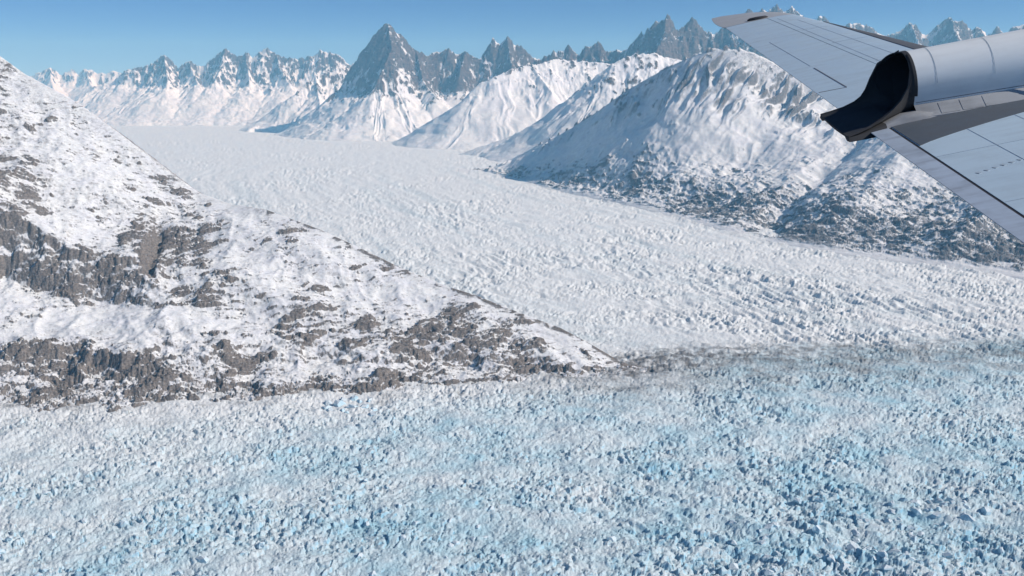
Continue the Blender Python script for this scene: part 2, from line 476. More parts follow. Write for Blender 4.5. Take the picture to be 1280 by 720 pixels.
def right_mountain():
    ys = np.concatenate([np.arange(4050, 8000, 9.0), np.arange(8000, 11900, 13.0)])
    X, Y = fan(-0.06, TAN, 860, ys, right=1.1)
    ridge = [at(*p) for p in RIGHT_RIDGE]
    foot = [ground(*p) for p in RIGHT_FOOT]
    _, _, sr = poly_dist(X, Y, ridge)
    u, zr, dr, df = flank(X, Y, ridge, foot, 1.0, -0.85, 420)
    front = dr > 0; dr = np.abs(dr) + 0.01
    inside = df > 0; df = np.abs(df)
    u = np.where(inside, u + 0.04 * fbm(X / 500, Y / 500, 3, 401) * sstep(0, 0.2, u) * sstep(1, 0.8, u), -df / 2500.0)
    prof = np.interp(u, [-1, 0, 0.15, 0.4, 0.7, 0.9, 1.0], [-1, 0, 0.07, 0.28, 0.62, 0.87, 1.0])
    z = np.where(front, zr * prof, zr - 0.62 * dr)
    amp = sstep(-0.03, 0.15, u) * np.where(front, np.clip(dr / 250, 0.05, 1), 0.6)
    # gully to the right of the summit face and the spur beyond it
    g = [ground(948, 296), at(990, 262, 6.7), at(1040, 225, 7.3), at(1090, 188, 7.9), at(1130, 150, 8.4)]
    dg, _, _ = poly_dist(X, Y, g)
    z = z - 75 * np.exp(-(dg / 130) ** 2) * sstep(-0.02, 0.1, u)
    sp = [at(1045, 300, 5.95), at(1085, 262, 6.3), at(1120, 215, 6.8), at(1150, 165, 7.4), at(1190, 120, 8.1)]
    ds, _, _ = poly_dist(X, Y, sp)
    z = z + 105 * np.exp(-(ds / 300) ** 1.4) * sstep(-0.02, 0.12, u) * sstep(1.0, 0.8, u)
    sp2 = [at(1190, 330, 5.1), at(1230, 290, 5.5), at(1290, 240, 6.0), at(1380, 180, 6.7)]
    ds, _, _ = poly_dist(X, Y, sp2)
    z = z + 110 * np.exp(-(ds / 190)) * sstep(-0.02, 0.12, u) * sstep(1.0, 0.8, u)
    # fluted upper face, hummocky lower slope
    up = sstep(0.55, 0.85, u) * sstep(0.0, 0.25, fbm(X / 700, Y / 700, 2, 415) + 0.2)
    fl = ridged((X * 0.76 - Y * 0.65) / 130 + 0.5 * fbm(X / 250, Y / 250, 2, 411), dr / 700, 3, 410)
    z = z + amp * (120 * up + 14) * (fl - 0.45)
    z = z + amp * 70 * fbm(X / 620, Y / 620, 5, 420)
    lowm = sstep(0.5, 0.15, u)
    hum = ridged((X * 0.8 + Y * 0.6) / 85, (Y * 0.8 - X * 0.6) / 150, 4, 430)
    z = z + amp * (6 + 20 * lowm) * (hum - 0.5)
    # rock and scrub that break the snow low on the slope, a few ribs near the crest
    wob = 40 * fbm(X / 200, Y / 200, 3, 441)
    P1, P2 = X * 0.8 + Y * 0.6 + wob, Y * 0.8 - X * 0.6 + wob
    reg = fbm(X / 700, Y / 600, 3, 442)
    o1 = fbm(P1 / 120, P2 / 260, 5, 443, 0.6); o2 = fbm(P1 / 34, P2 / 130, 4, 444, 0.6); o3 = fbm(X / 26, Y / 26, 3, 445, 0.6)
    dens = sstep(0.40, 0.03, u) * (0.55 + 0.45 * sstep(500, 2300, X)) - 0.9 * sstep(0.30, 0.55, u) * sstep(1.0, 0.85, u)
    m1 = sstep(0.20, 0.34, o1 + 0.35 * reg + 0.16 * dens)
    m2 = sstep(0.20, 0.32, o2 + 0.25 * reg + 0.22 * dens)
    m3 = sstep(0.28, 0.40, o3 + 0.20 * reg + 0.18 * dens)
    on = sstep(0.0, 0.04, u) * np.where(front, np.clip(dr / 80, 0.1, 1), 0.4)
    z = z + on * (10 * m1 + 8 * m2 + 3 * m3) + amp * lowm * 10 * (ridged(X / 44, Y / 60, 3, 446) - 0.5)
    st = slope_of(X, Y, z)
    rock = 0.26 + 0.85 * (st - 0.15) + on * (0.13 * m1 + 0.22 * m2 + 0.10 * m3) + 0.18 * up * (fl - 0.4) + 0.10 * dens
    z = np.where(z < -75, -75, z)
    return grid_mesh('bank_mountain', X, Y, z, M_mid, {'rock': rock})

# ------------------------------------------------------------------ the far ranges
def far_range(name, px0, px1, ncol, y0, y1, dy, ridges, seed, slope=1.35, z0=1000, apron=0.45, flute=50, rough=85, rockbias=0.0, mat=None, rock_low=900, kn_w=1.0):
    """ridges: list of (polyline in (px, py, km), slope scale)"""
    X, Y = fan((px0 - 30 - 640) / FPX / 1.035, (px1 + 30 - 640) / FPX / 1.035, ncol, np.arange(y0 * 1000, y1 * 1000, dy))
    wX = X + 110 * fbm(X / 700, Y / 700, 3, seed); wY = Y + 110 * fbm(X / 700, Y / 700, 3, seed + 1)
    z = np.full(X.shape, -400.0); dmin = np.full(X.shape, 1e9); rib = np.zeros(X.shape)
    for k, (line, ss) in enumerate(ridges):
        P = [at(*p) for p in line]
        P = [(x, y, zc if zc > z0 else z0 - (z0 - zc) / apron) for x, y, zc in P]
        r0, d0, sr = tent(X, Y, P, slope * ss)
        r1, d1, _ = tent(wX, wY, P, slope * ss)
        w = np.clip(d0 / 300, 0, 1)
        raw = r0 + (r1 - r0) * w; d = d0 + (d1 - d0) * w
        zt = np.where(raw < z0, z0 - (z0 - raw) * apron, raw)     # steep rock above, snow apron below
        fl = ridged(sr / 190 + 0.6 * fbm(X / 400, Y / 400, 3, seed + 5 + k), d / 900 + 5 * k, 4, seed + 10 + k)
        zz = zt + flute * (fl - 0.5) * np.clip(d / 150, 0.15, 1.5)
        m = zz > z
        z = np.where(m, zz, z); dmin = np.where(m, d, dmin); rib = np.where(m, fl, rib)
    # valley floors flatten out into snow fans
    z = np.where(z < 260, z * 0.72 + 73, z)
    z = z - 60
    hi = 0.16 + 0.84 * sstep(z0 - 450, z0 + 300, z)
    away = np.clip(dmin / 140, 0.65, 1)
    big = fbm(X / 620, Y / 620, 4, seed + 40, 0.55)
    rid = ridged(X / 330 + 0.4 * big, Y / 330, 5, seed + 50, 0.58)
    sharp = ridged(X / 95, Y / 110, 3, seed + 55, 0.6)
    z = z + (0.5 + 0.5 * hi) * rough * 0.9 * big + hi * away * rough * 1.9 * (rid - 0.42)
    z = z + hi * rough * (0.5 * (sharp - 0.45) + 0.3 * (ridged(X / 48, Y / 60, 2, seed + 57) - 0.5)) * sstep(1100, 200, dmin)
    z = z + 52 * np.exp(-dmin / 90.0)
    st = slope_of(X, Y, z)
    rock = 0.25 + 0.80 * (st - 0.36) + 0.30 * (rib - 0.42) + 0.34 * (rid - 0.42) + 0.30 * (sharp - 0.4) + (0.2 + 0.35 * hi) * fbm(X / 230, Y / 230, 5, seed + 60, 0.65) + rockbias
    rock = rock + 0.13 * sstep(rock_low, rock_low + 700, z) - 0.24 * sstep(z0 + 50, z0 - 500, z)
    z = np.maximum(z, -75)
    return grid_mesh(name, X, Y, z, mat or M_far, {'rock': rock})

def far_ranges():
    far_range('distant_range', -90, 260, 330, 28.5, 36, 40,
              [([(-120, 95, 33), (-40, 98, 33), (20, 98, 33), (40, 94, 33), (62, 84, 33), (76, 92, 33), (90, 87, 33), (98, 92, 33), (107, 84, 33), (124, 91, 33), (143, 88, 33), (160, 93, 33), (200, 90, 33), (260, 95, 33)], 1.0),
               ([(62, 84, 33), (70, 125, 30.5)], 1.0), ([(107, 84, 33), (125, 125, 30.5)], 1.0)], 700, rockbias=-0.10)
    far_range('left_range', 90, 480, 520, 21.5, 28, 27,
              [([(80, 125, 25), (120, 108, 25), (150, 95, 25), (160, 86, 25), (168, 80, 25), (177, 84, 25), (184, 80, 25), (192, 78, 25), (205, 67, 25), (212, 76, 25), (221, 87, 25), (228, 80, 25), (235, 74, 25), (246, 82, 25), (256, 80, 25),
                 (268, 72, 25), (282, 63, 25), (295, 71, 25), (301, 70, 25), (307, 66, 25), (318, 70, 25), (326, 66, 25), (334, 59, 25), (346, 66, 25), (356, 72, 25), (368, 74, 25), (381, 73, 25), (390, 68, 25), (399, 61, 25), (410, 65, 25), (424, 70, 25), (437, 77, 25), (470, 90, 25)], 1.0),
               ([(205, 67, 25), (210, 100, 24), (190, 140, 23)], 1.0),
               ([(235, 74, 25), (248, 105, 24), (262, 148, 22.8)], 1.0),
               ([(282, 63, 25), (270, 100, 24), (265, 130, 23.3)], 1.0),
               ([(346, 66, 25), (350, 85, 24.4), (362, 105, 23.8)], 1.0),
               ([(307, 67, 25), (312, 100, 24), (300, 150, 22.7)], 1.0)], 740, rockbias=0.0, rough=100, slope=1.25)
    far_range('front_spur', 250, 470, 300, 16.4, 24, 24,
              [([(312, 165, 19.2), (335, 152, 19.6), (355, 130, 20), (372, 113, 20.3), (395, 96, 20.7), (420, 85, 21), (445, 80, 21.4), (480, 85, 21.8)], 1.0),
               ([(395, 96, 20.7), (400, 130, 19.6), (395, 165, 18.6)], 0.9)], 780, slope=1.1, z0=800, apron=0.6, rockbias=-0.04)
    far_range('pyramid_peak', 330, 720, 540, 15.0, 22, 22,
              [([(400, 165, 18.6), (415, 130, 18.6), (431, 95, 18.6), (445, 74, 18.6), (459, 55, 18.6), (470, 42, 18.6), (481, 30, 18.6), (485, 28, 18.6), (492, 36, 18.6), (499, 41, 18.7), (509, 52, 18.8), (520, 62, 18.9), (527, 64, 19), (535, 68, 19.1),
                 (543, 65, 19.2), (552, 63, 19.2), (561, 59, 19.2), (570, 64, 19.3), (582, 63, 19.3), (590, 66, 19.3), (600, 72, 19.3), (608, 62, 19.4), (616, 49, 19.4), (620, 53, 19.4), (625, 55, 19.4), (634, 47, 19.4), (643, 55, 19.4), (655, 61, 19.4), (666, 70, 19.5), (690, 76, 19.6), (730, 84, 19.8)], 1.0),
               ([(485, 28, 18.6), (490, 58, 18.15), (480, 85, 17.8), (466, 112, 17.5), (446, 142, 17.2), (420, 172, 16.9)], 0.9),
               ([(520, 62, 18.9), (528, 95, 18.2), (545, 120, 17.6)], 1.0),
               ([(582, 63, 19.3), (575, 90, 18.7)], 1.0), ([(634, 47, 19.4), (640, 80, 18.8)], 1.0)], 800, slope=1.7, z0=900, apron=0.42, rockbias=0.13, rough=62, flute=60)
    far_range('middle_spur', 440, 830, 480, 12.9, 18.2, 19,
              [([(490, 184, 15.9), (515, 168, 15.75), (540, 150, 15.6), (575, 123, 15.5), (600, 102, 15.5), (615, 97, 15.5), (640, 86, 15.7), (665, 80, 15.9), (700, 73, 16.1), (735, 77, 16.2), (780, 80, 16.2), (840, 80, 16.2)], 0.85),
               ([(600, 102, 15.5), (618, 130, 15.0), (640, 155, 14.6)], 0.85), ([(665, 80, 15.9), (690, 115, 15.2)], 0.9)], 850, slope=1.0, z0=900, apron=0.8, rockbias=-0.08, rough=38, flute=30)
    far_range('second_spur', 500, 1000, 560, 10.0, 15.4, 17,
              [([(560, 205, 13.0), (590, 192, 12.95), (640, 168, 12.9), (690, 136, 12.8), (730, 105, 12.8), (765, 79, 12.8), (790, 67, 12.9), (815, 66, 12.95), (840, 72, 13), (900, 80, 13), (1000, 85, 13)], 0.85),
               ([(765, 79, 12.8), (740, 118, 12.4), (700, 160, 12.0)], 0.85),
               ([(815, 66, 12.95), (810, 100, 12.5)], 0.9)], 870, slope=1.0, z0=900, apron=0.8, rockbias=-0.10, rough=38, flute=30)
    far_range('dark_peak_range', 660, 1000, 420, 15.2, 20, 22,
              [([(650, 84, 18), (681, 73, 18), (695, 63, 18), (702, 60, 18), (709, 57, 18), (716, 62, 18), (724, 67, 18), (732, 58, 18), (738, 62, 18), (748, 54, 18), (756, 60, 18), (763, 60, 18), (781, 62, 17.8), (795, 46, 17.6), (810, 33, 17.5), (822, 24, 17.5), (834, 15, 17.5), (841, 28, 17.5), (849, 37, 17.5), (857, 30, 17.6),
                 (865, 24, 17.6), (876, 32, 17.6), (888, 41, 17.6), (905, 36, 17.6), (925, 20, 17.6), (935, 13, 17.6), (945, 18, 17.6), (952, 14, 17.6), (958, 16, 17.6), (970, 9, 17.6), (980, 14, 17.6), (990, 12, 17.6), (1002, 22, 17.6), (1020, 30, 17.6)], 1.0),
               ([(834, 15, 17.5), (828, 50, 17.0), (815, 80, 16.6)], 1.0), ([(888, 41, 17.6), (895, 70, 17.0)], 1.0)], 900, slope=1.6, z0=1200, apron=0.5, rockbias=0.13, rough=95)
    far_range('right_range', 980, 1420, 460, 17, 22, 24,
              [([(985, 34, 20), (1005, 28, 20), (1018, 24, 20), (1026, 19, 20), (1034, 26, 20), (1045, 30, 20), (1058, 33, 20), (1064, 29, 20), (1071, 27, 20), (1080, 33, 20), (1092, 38, 20), (1103, 44, 20), (1112, 46, 20), (1124, 38, 20), (1139, 29, 20), (1148, 35, 20), (1160, 44, 20), (1172, 33, 20), (1182, 26, 20), (1189, 19, 20), (1196, 26, 20), (1203, 27, 20), (1214, 39, 20),
                 (1224, 35, 20), (1234, 43, 20), (1247, 34, 20), (1257, 38, 20), (1268, 34, 20), (1277, 30, 20), (1300, 45, 20), (1350, 38, 20), (1420, 50, 20)], 1.0),
               ([(1139, 29, 20), (1150, 60, 19.2)], 1.0), ([(1189, 19, 20), (1200, 60, 19.2)], 1.0)], 940, slope=1.5, z0=1200, apron=0.5, rockbias=0.02)


# ------------------------------------------------------------------ seracs: single ice towers standing out of the glacier
def serac_mesh(k):
    rnd = random.Random(500 + k)
    bm = bmesh.new()
    bmesh.ops.create_cube(bm, size=1.0)
    bmesh.ops.subdivide_edges(bm, edges=bm.edges[:], cuts=1, use_grid_fill=True)
    for v in bm.verts:
        top = max(v.co.z, 0) * 2
        v.co.x *= 1 - 0.35 * top + rnd.uniform(-.18, .18); v.co.y *= 1 - 0.3 * top + rnd.uniform(-.18, .18)
        v.co.x += rnd.uniform(-.14, .14); v.co.y += rnd.uniform(-.14, .14)
        v.co.z += rnd.uniform(-.12, .16) * (1 if v.co.z > 0 else 0.3)
    for _ in range(4):
        n = Vector((rnd.uniform(-1, 1), rnd.uniform(-1, 1), rnd.uniform(0.1, .9))).normalized()
        g = bmesh.ops.bisect_plane(bm, geom=bm.verts[:] + bm.edges[:] + bm.faces[:], plane_co=n * rnd.uniform(.30, .44), plane_no=n, clear_outer=True)
        ed = [e for e in g['geom_cut'] if isinstance(e, bmesh.types.BMEdge)]
        if ed: bmesh.ops.edgeloop_fill(bm, edges=ed)
    bmesh.ops.recalc_face_normals(bm, faces=bm.faces[:])
    me = bpy.data.meshes.new('serac'); bm.to_mesh(me); bm.free()
    me.materials.append(M_serac)
    return me

def serac_mat():
    m, nt, b = new_mat('serac_ice')
    geo = N(nt, 'ShaderNodeNewGeometry')
    pos = geo.outputs['Position']
    sep = N(nt, 'ShaderNodeSeparateXYZ'); nt.links.new(geo.outputs['Normal'], sep.inputs[0])
    n1 = noise(nt, pos, 0.12, 5, 0.65)
    up = math_node(nt, 'ADD', sep.outputs[2], math_node(nt, 'MULTIPLY', math_node(nt, 'SUBTRACT', n1, 0.5), 0.6))
    nt.links.new(mix(nt, maprange(nt, up, 0.35, 0.75), (0.46, 0.64, 0.74), (0.64, 0.73, 0.78)), b.inputs['Base Color'])
    b.inputs['Roughness'].default_value = 0.7
    b.inputs['Specular IOR Level'].default_value = 0.2
    bp = N(nt, 'ShaderNodeBump', i_Strength=0.9, i_Distance=2.5)
    nt.links.new(noise(nt, pos, 0.25, 5, 0.7), bp.inputs['Height'])
    nt.links.new(bp.outputs[0], b.inputs['Normal'])
    return m

def seracs(parent):
    rnd = random.Random(11)
    variants = [serac_mesh(k) for k in range(10)]
    spots = []
    for _ in range(130): spots.append((rnd.uniform(880, 1290), rnd.uniform(620, 725), rnd.uniform(9, 19)))
    for _ in range(90): spots.append((rnd.uniform(-10, 900), rnd.uniform(600, 725), rnd.uniform(8, 15)))
    for _ in range(16): spots.append((rnd.uniform(405, 470), rnd.uniform(493, 520), rnd.uniform(12, 24)))
    spots += [(252, 700, 24), (440, 508, 24), (1120, 690, 20), (1230, 640, 20), (1180, 655, 19), (1020, 668, 20)]
    P = np.array([ground(a, b) for a, b, _ in spots])
    Z, _, _ = glacier_height(P[:, 0], P[:, 1])
    for (px, py, size), p, z in zip(spots, P, Z):
        o = bpy.data.objects.new('serac', rnd.choice(variants))
        o.location = (p[0], p[1], z + size * 0.10)
        o.scale = (size * rnd.uniform(.8, 1.5), size * rnd.uniform(.7, 1.2), size * rnd.uniform(.5, .9))
        o.rotation_euler = (rnd.uniform(-.25, .25), rnd.uniform(-.25, .25), rnd.uniform(0, 6.28))
        o.parent = parent
        sc.collection.objects.link(o)

# ------------------------------------------------------------------ the aircraft's wing
def build_obj(name, verts, faces, mat, parent, smooth=False, auto=None):
    me = bpy.data.meshes.new(name)
    me.from_pydata([tuple(map(float, v)) for v in verts], [], faces)
    bm = bmesh.new(); bm.from_mesh(me)
    bmesh.ops.recalc_face_normals(bm, faces=bm.faces[:])
    bm.to_mesh(me); bm.free()
    if smooth:
        me.polygons.foreach_set('use_smooth', [True] * len(me.polygons))
        me.set_sharp_from_angle(angle=math.radians(auto or 40))
    me.materials.append(mat)
    o = bpy.data.objects.new(name, me)
    sc.collection.objects.link(o)
    o.parent = parent
    return o

def loft(rings, closed=True, caps=True):
    n = len(rings[0]); V = [p for r in rings for p in r]; Fc = []
    for i in range(len(rings) - 1):
        for j in range(n if closed else n - 1):
            k = (j + 1) % n
            Fc.append((i * n + j, i * n + k, (i + 1) * n + k, (i + 1) * n + j))
    if caps and closed:
        Fc.append(tuple(range(n))[::-1]); Fc.append(tuple(range((len(rings) - 1) * n, len(rings) * n)))
    return V, Fc

def paint_mat(name, col, rough=0.45, streak=0.12, metal=0.0, dirt=(0.10, 0.10, 0.11)):
    m, nt, b = new_mat(name)
    tc = N(nt, 'ShaderNodeTexCoord').outputs['Object']
    mp = N(nt, 'ShaderNodeMapping'); mp.inputs['Scale'].default_value = (1.2, 9, 9)
    nt.links.new(tc, mp.inputs[0])
    n1 = noise(nt, mp.outputs[0], 1.0, 5, 0.6)
    n2 = noise(nt, tc, 3.0, 5, 0.6)
    f = math_node(nt, 'MULTIPLY', maprange(nt, math_node(nt, 'MULTIPLY', math_node(nt, 'ADD', n1, n2), 0.5), 0.42, 0.72), streak)
    nt.links.new(mix(nt, f, col, dirt), b.inputs['Base Color'])
    b.inputs['Metallic'].default_value = metal
    nt.links.new(maprange(nt, n2, 0.3, 0.7, rough - 0.08, rough + 0.1), b.inputs['Roughness'])
    b.inputs['Specular IOR Level'].default_value = 0.5
    return m, nt, b

W_S = np.array([0.05223915, 0.39137901, 0.91874564]); W_F = np.array([0.98195897, 0.14729385, -0.11857952])
W_O = np.array([(1070 - 640) / FPX, (360 - 152) / FPX, 1.0]) * 8.2

def cam_to_world(v):
    r, u, d = v
    return np.array([r, CP * d + SP * u, CP * u - SP * d])

def chord(s): return 1.12 + (7.3 - s) * 0.112

def foil(t, th=0.115):
    """upper and lower skin height over chord, t from the trailing edge (0) to the nose (1)"""
    x = 1 - t
    y = 5 * th * (0.2969 * math.sqrt(max(x, 0)) - 0.1260 * x - 0.3516 * x * x + 0.2843 * x ** 3 - 0.1036 * x ** 4)
    return 0.45 * y, -1.1 * y

def wing_ring(s, xa, xb, n=14, zs=1.0):
    """closed section of the wing between xa and xb metres from the trailing edge at span s"""
    c = chord(s); up = []; lo = []
    for i in range(n + 1):
        q = i / n
        x = xa + (xb - xa) * (1 - (1 - q) ** 1.8 if xb > c * 0.97 else q)
        zu, zl = foil(min(x / c, 1.0))
        up.append((x, s, zu * c * zs + 0.004)); lo.append((x, s, zl * c * zs - 0.004))
    return up + lo[::-1]

def wing():
    m3 = Matrix()
    S, F = cam_to_world(W_S), cam_to_world(W_F)
    Nn = np.cross(F, S)
    for i in range(3):
        m3[i][0] = F[i]; m3[i][1] = S[i]; m3[i][2] = Nn[i]
    o = cam_to_world(W_O)
    m3[0][3], m3[1][3], m3[2][3] = o[0], o[1], o[2] + CAM_H
    root = bpy.data.objects.new('aircraft_wing', None)
    sc.collection.objects.link(root)
    root.matrix_world = m3
    root['label'] = 'grey aircraft wing with engine nacelle and sooty exhaust at the upper right'
    root['category'] = 'aircraft wing'
    grey, _, _ = paint_mat('wing_paint', (0.55, 0.685, 0.77), 0.36, 0.22)
    grey2, _, _ = paint_mat('aileron_paint', (0.555, 0.69, 0.775), 0.36, 0.22)
    flapm, _, _ = paint_mat('flap_paint', (0.50, 0.58, 0.67), 0.35, 0.6)
    nac, _, _ = paint_mat('nacelle_paint', (0.84, 0.87, 0.86), 0.45, 0.18)
    naclow, _, _ = paint_mat('fairing_paint', (0.44, 0.45, 0.45), 0.5, 0.55)
    soot, _, _ = paint_mat('exhaust_soot', (0.034, 0.037, 0.042), 0.8, 0.5, 0.0, (0.07, 0.066, 0.06))
    seal, _, _ = paint_mat('dark_seal', (0.03, 0.03, 0.035), 0.7, 0.1)
    boot, _, _ = paint_mat('deicing_boot', (0.12, 0.13, 0.14), 0.6, 0.2)
    tipm, _, _ = paint_mat('tip_paint', (0.50, 0.51, 0.50), 0.4, 0.10)
    sI, sT = -7.0, 7.15
    hinge = lambda s: 0.87 - (s - 1.5) * 0.034
    lin = lambda a, b, n: [a + (b - a) * i / (n - 1) for i in range(n)]
    # outboard: fixed skin ahead of the aileron hinge, then the aileron
    build_obj('wing_skin', *loft([wing_ring(s, hinge(s) + 0.012, chord(s), 18) for s in lin(0.42, sT, 16)]), grey, root, True, 50)
    build_obj('wing_skin', *loft([wing_ring(s, 0.172, chord(s), 18) for s in lin(sI, 0.42, 10)]), grey, root, True, 50)
    ail = build_obj('aileron', *loft([wing_ring(s, 0.0, hinge(s), 8) for s in lin(0.44, sT - 0.02, 12)]), grey2, root, True, 50)
    # hinge spar seen in the gap
    build_obj('hinge_gap_seal', *loft([wing_ring(s, hinge(s) - 0.02, hinge(s) + 0.04, 2, 0.86) for s in lin(0.44, sT - 0.02, 6)]), seal, root)
    build_obj('flap', *loft([wing_ring(s, -0.005, 0.150, 4) for s in lin(sI, -0.43, 8)]), flapm, root, True, 50)
    build_obj('flap_gap_seal', *loft([wing_ring(s, 0.11, 0.20, 2, 0.72) for s in lin(sI, -0.43, 6)]), seal, root)
    # trim tab outline let into the aileron
    def strip(a, b, w, h, name, mat, parent, lift=0.0015):
        """thin raised strip on the upper skin between two (x, s) points"""
        n = 10; V = []
        dx, ds = b[0] - a[0], b[1] - a[1]; L = math.hypot(dx, ds); nx, ns = -ds / L * w / 2, dx / L * w / 2
        for i in range(n + 1):
            q = i / n; x, s = a[0] + dx * q, a[1] + ds * q
            for sg in (-1, 1):
                xx, s2 = x + nx * sg, s + ns * sg
                zz = foil(min(max(xx / chord(s2), 0), 1))[0] * chord(s2) + 0.004
                V += [(xx, s2, zz + lift + h), (xx, s2, zz - 0.004)]
        Fc = []
        for i in range(n):
            k = i * 4; j = k + 4
            Fc += [(k, j, j + 2, k + 2), (k, k + 1, j + 1, j), (k + 2, j + 2, j + 3, k + 3)]
        return build_obj(name, V, Fc, mat, parent)
    tabm, _, _ = paint_mat('tab_line', (0.20, 0.21, 0.24), 0.6, 0.3)
    faint, _, _ = paint_mat('faint_line', (0.44, 0.53, 0.60), 0.6, 0.3)
    strip((0.30, 1.35), (0.285, 2.6), 0.012, 0.002, 'trim_tab_seam', tabm, ail)
    strip((0.28, 2.75), (0.25, 4.9), 0.007, 0.001, 'trim_tab_seam', faint, ail)
    strip((0.02, 1.37), (0.30, 1.33), 0.010, 0.002, 'trim_tab_seam', tabm, ail)
    for x0, x1, s0, s1 in ((0.95, 0.80, 1.6, 6.9), (1.25, 1.0, 0.9, 6.4), (0.62, 0.62, -0.9, -6.5), (1.05, 1.05, -0.75, -6.5),
                           (0.9, 1.5, 2.3, 2.3), (0.85, 1.3, 3.9, 3.9), (0.80, 1.2, 5.3, 5.3), (0.18, 1.6, -1.45, -1.45), (0.18, 1.7, -2.6, -2.6), (0.18, 1.8, -3.9, -3.9)):
        strip((x0, s0), (x1, s1), 0.0045, 0.0006, 'skin_seam', faint, root)
    for k in range(9):
        x = 0.26 + k * 0.065
        strip((x, -1.98 + 0.02 * k), (x + 0.022, -1.97 + 0.02 * k), 0.035, 0.001, 'skin_stencil', faint, root)
    # dark grey strip, wider aft, laid on the skin along the inboard side of the nacelle
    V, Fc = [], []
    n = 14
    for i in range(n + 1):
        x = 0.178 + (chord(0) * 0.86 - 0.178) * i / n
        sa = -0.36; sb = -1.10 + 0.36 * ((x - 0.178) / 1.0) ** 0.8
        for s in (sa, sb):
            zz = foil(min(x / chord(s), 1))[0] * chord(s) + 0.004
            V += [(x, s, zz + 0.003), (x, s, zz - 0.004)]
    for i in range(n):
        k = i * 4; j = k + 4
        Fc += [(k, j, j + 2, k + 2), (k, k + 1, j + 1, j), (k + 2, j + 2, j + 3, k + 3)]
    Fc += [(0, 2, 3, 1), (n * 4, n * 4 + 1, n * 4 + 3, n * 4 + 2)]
    dark, _, _ = paint_mat('dark_strip_grey', (0.10, 0.12, 0.14), 0.55, 0.25)
    build_obj('dark_strip', V, Fc, dark, root)
    # de-icing boot wrapped round the leading edge
    rings = []
    for s in lin(0.4, 5.9, 12):
        c = chord(s); w = 0.34 * (5.9 - s) / 5.5 + 0.02; up = []; lo = []
        for i in range(9):
            x = c - w + w * (1 - (1 - i / 8) ** 2)
            zu, zl = foil(min(x / c, 1.0))
            up.append((x + 0.006, s, zu * c + 0.010)); lo.append((x + 0.006, s, zl * c - 0.010))
        rings.append(up + lo[::-1])
    build_obj('deicing_boot', *loft(rings), boot, root, True, 50)
    # rounded wing tip with its trailing horn
    rings = []
    for i in range(9):
        q = i / 8; s = sT + 1.35 * q ** 1.2
        sc_ = math.sqrt(max(1 - q * q, 0.0004))
        xa = -0.02 - 0.05 * math.sin(q * 3.1); xb = chord(sT) * (0.16 + 0.84 * sc_)
        c = xb - xa; up = []; lo = []
        for k in range(15):
            t = k / 14; t2 = 1 - (1 - t) ** 1.8
            zu, zl = foil(t2)
            up.append((xa + c * t2, s, zu * chord(sT) * (0.25 + 0.75 * sc_) + 0.004)); lo.append((xa + c * t2, s, zl * chord(sT) * sc_ - 0.004))
        rings.append(up + lo[::-1])
    tipo = build_obj('wing_tip', *loft(rings), tipm, root, True, 50)
    build_obj('navigation_light', *loft([[(0.55 + 0.17 * math.cos(a) * w, sT + 0.10 + 0.06 * math.sin(a) * w, 0.045 + h) for a in lin(0, 5.8, 14)] for w, h in ((1, -0.02), (1, 0.0), (0.8, 0.018), (0.3, 0.024))]), seal, tipo, True)
    # ---- engine nacelle behind and above the wing
    R, ZC = 0.275, 0.285
    def nac_ring(x, aft=0.0):
        base = 0.40 + 0.02 * min(max((x - 0.4) / 1.0, 0), 1); pts = []
        r = R * (1 + 0.10 * min(max((x - 0.4) / 2.0, 0), 1))
        for i in range(19):
            a = math.pi * i / 18
            pts.append((x, -r * math.cos(a) * 1.0, ZC + r * math.sin(a)))
        right = [(x, r * 0.985, ZC - 0.08), (x, r * 0.97, ZC - 0.15), (x, base * 0.97, ZC - 0.24), (x, base, -0.06)]
        left = [(p[0], -p[1], p[2]) for p in right][::-1]
        return left[2:] + pts + right[:2], left[:3], right[1:]
    xs = [0.425, 0.44, 0.6, 0.9, 1.2, 1.495, 1.5, 1.9, 2.4, 3.0, 3.6]
    nacelle = build_obj('engine_nacelle', *loft([nac_ring(x)[0] for x in xs], False, False), nac, root, True, 35)
    for side in (1, 2):
        build_obj('nacelle_fairing', *loft([nac_ring(x)[side] for x in xs], False, False), naclow, nacelle, True, 35)
    # exhaust: bell rim, dark throat and the trough running out over the trailing edge
    X0 = [0.425, 0.405, 0.37, 0.30, 0.22, 0.12, 0.0, -0.10, -0.20]
    HW = [0.270, 0.275, 0.282, 0.300, 0.325, 0.365, 0.41, 0.435, 0.45]
    ED = [0.545, 0.44, 0.31, 0.215, 0.155, 0.10, 0.055, 0.03, 0.012]
    FL = [0.02, 0.04, 0.055, 0.055, 0.050, 0.040, 0.024, 0.008, -0.010]
    inner = []; outer = []
    for x, w, e, f in zip(X0, HW, ED, FL):
        ri = []; ro = []
        for i in range(25):
            q = -1 + 2 * i / 24
            a = q * math.pi / 2
            if e > ZC:      # still a tube section: circle open at the top
                amax = math.pi - math.acos(min(1, (e - ZC) / R))
                al = q * amax
                s, z = R * math.sin(al), ZC - R * math.cos(al)
            else:
                s = w * math.sin(a) ** 1 if False else w * math.copysign(abs(math.sin(a)) ** 0.85, q)
                z = f + (e - f) * (1 - math.cos(a)) ** 1.5
            x_ = x - 0.15 * (x < 0.42) * min(max(s / 0.27, 0), 1) * min(max((z - 0.06) / 0.2, 0), 1)
            ri.append((x_, s, z))
            n = Vector((0, s, z - ZC))
            n = n.normalized() if n.length > 0 else Vector((0, 0, -1))
            ro.append((x_, s + n.y * 0.024, z + n.z * 0.024))
        inner.append(ri); outer.append(ro)
    V, Fc = [], []
    n = 25
    for r in inner + outer: V += r
    k = len(inner)
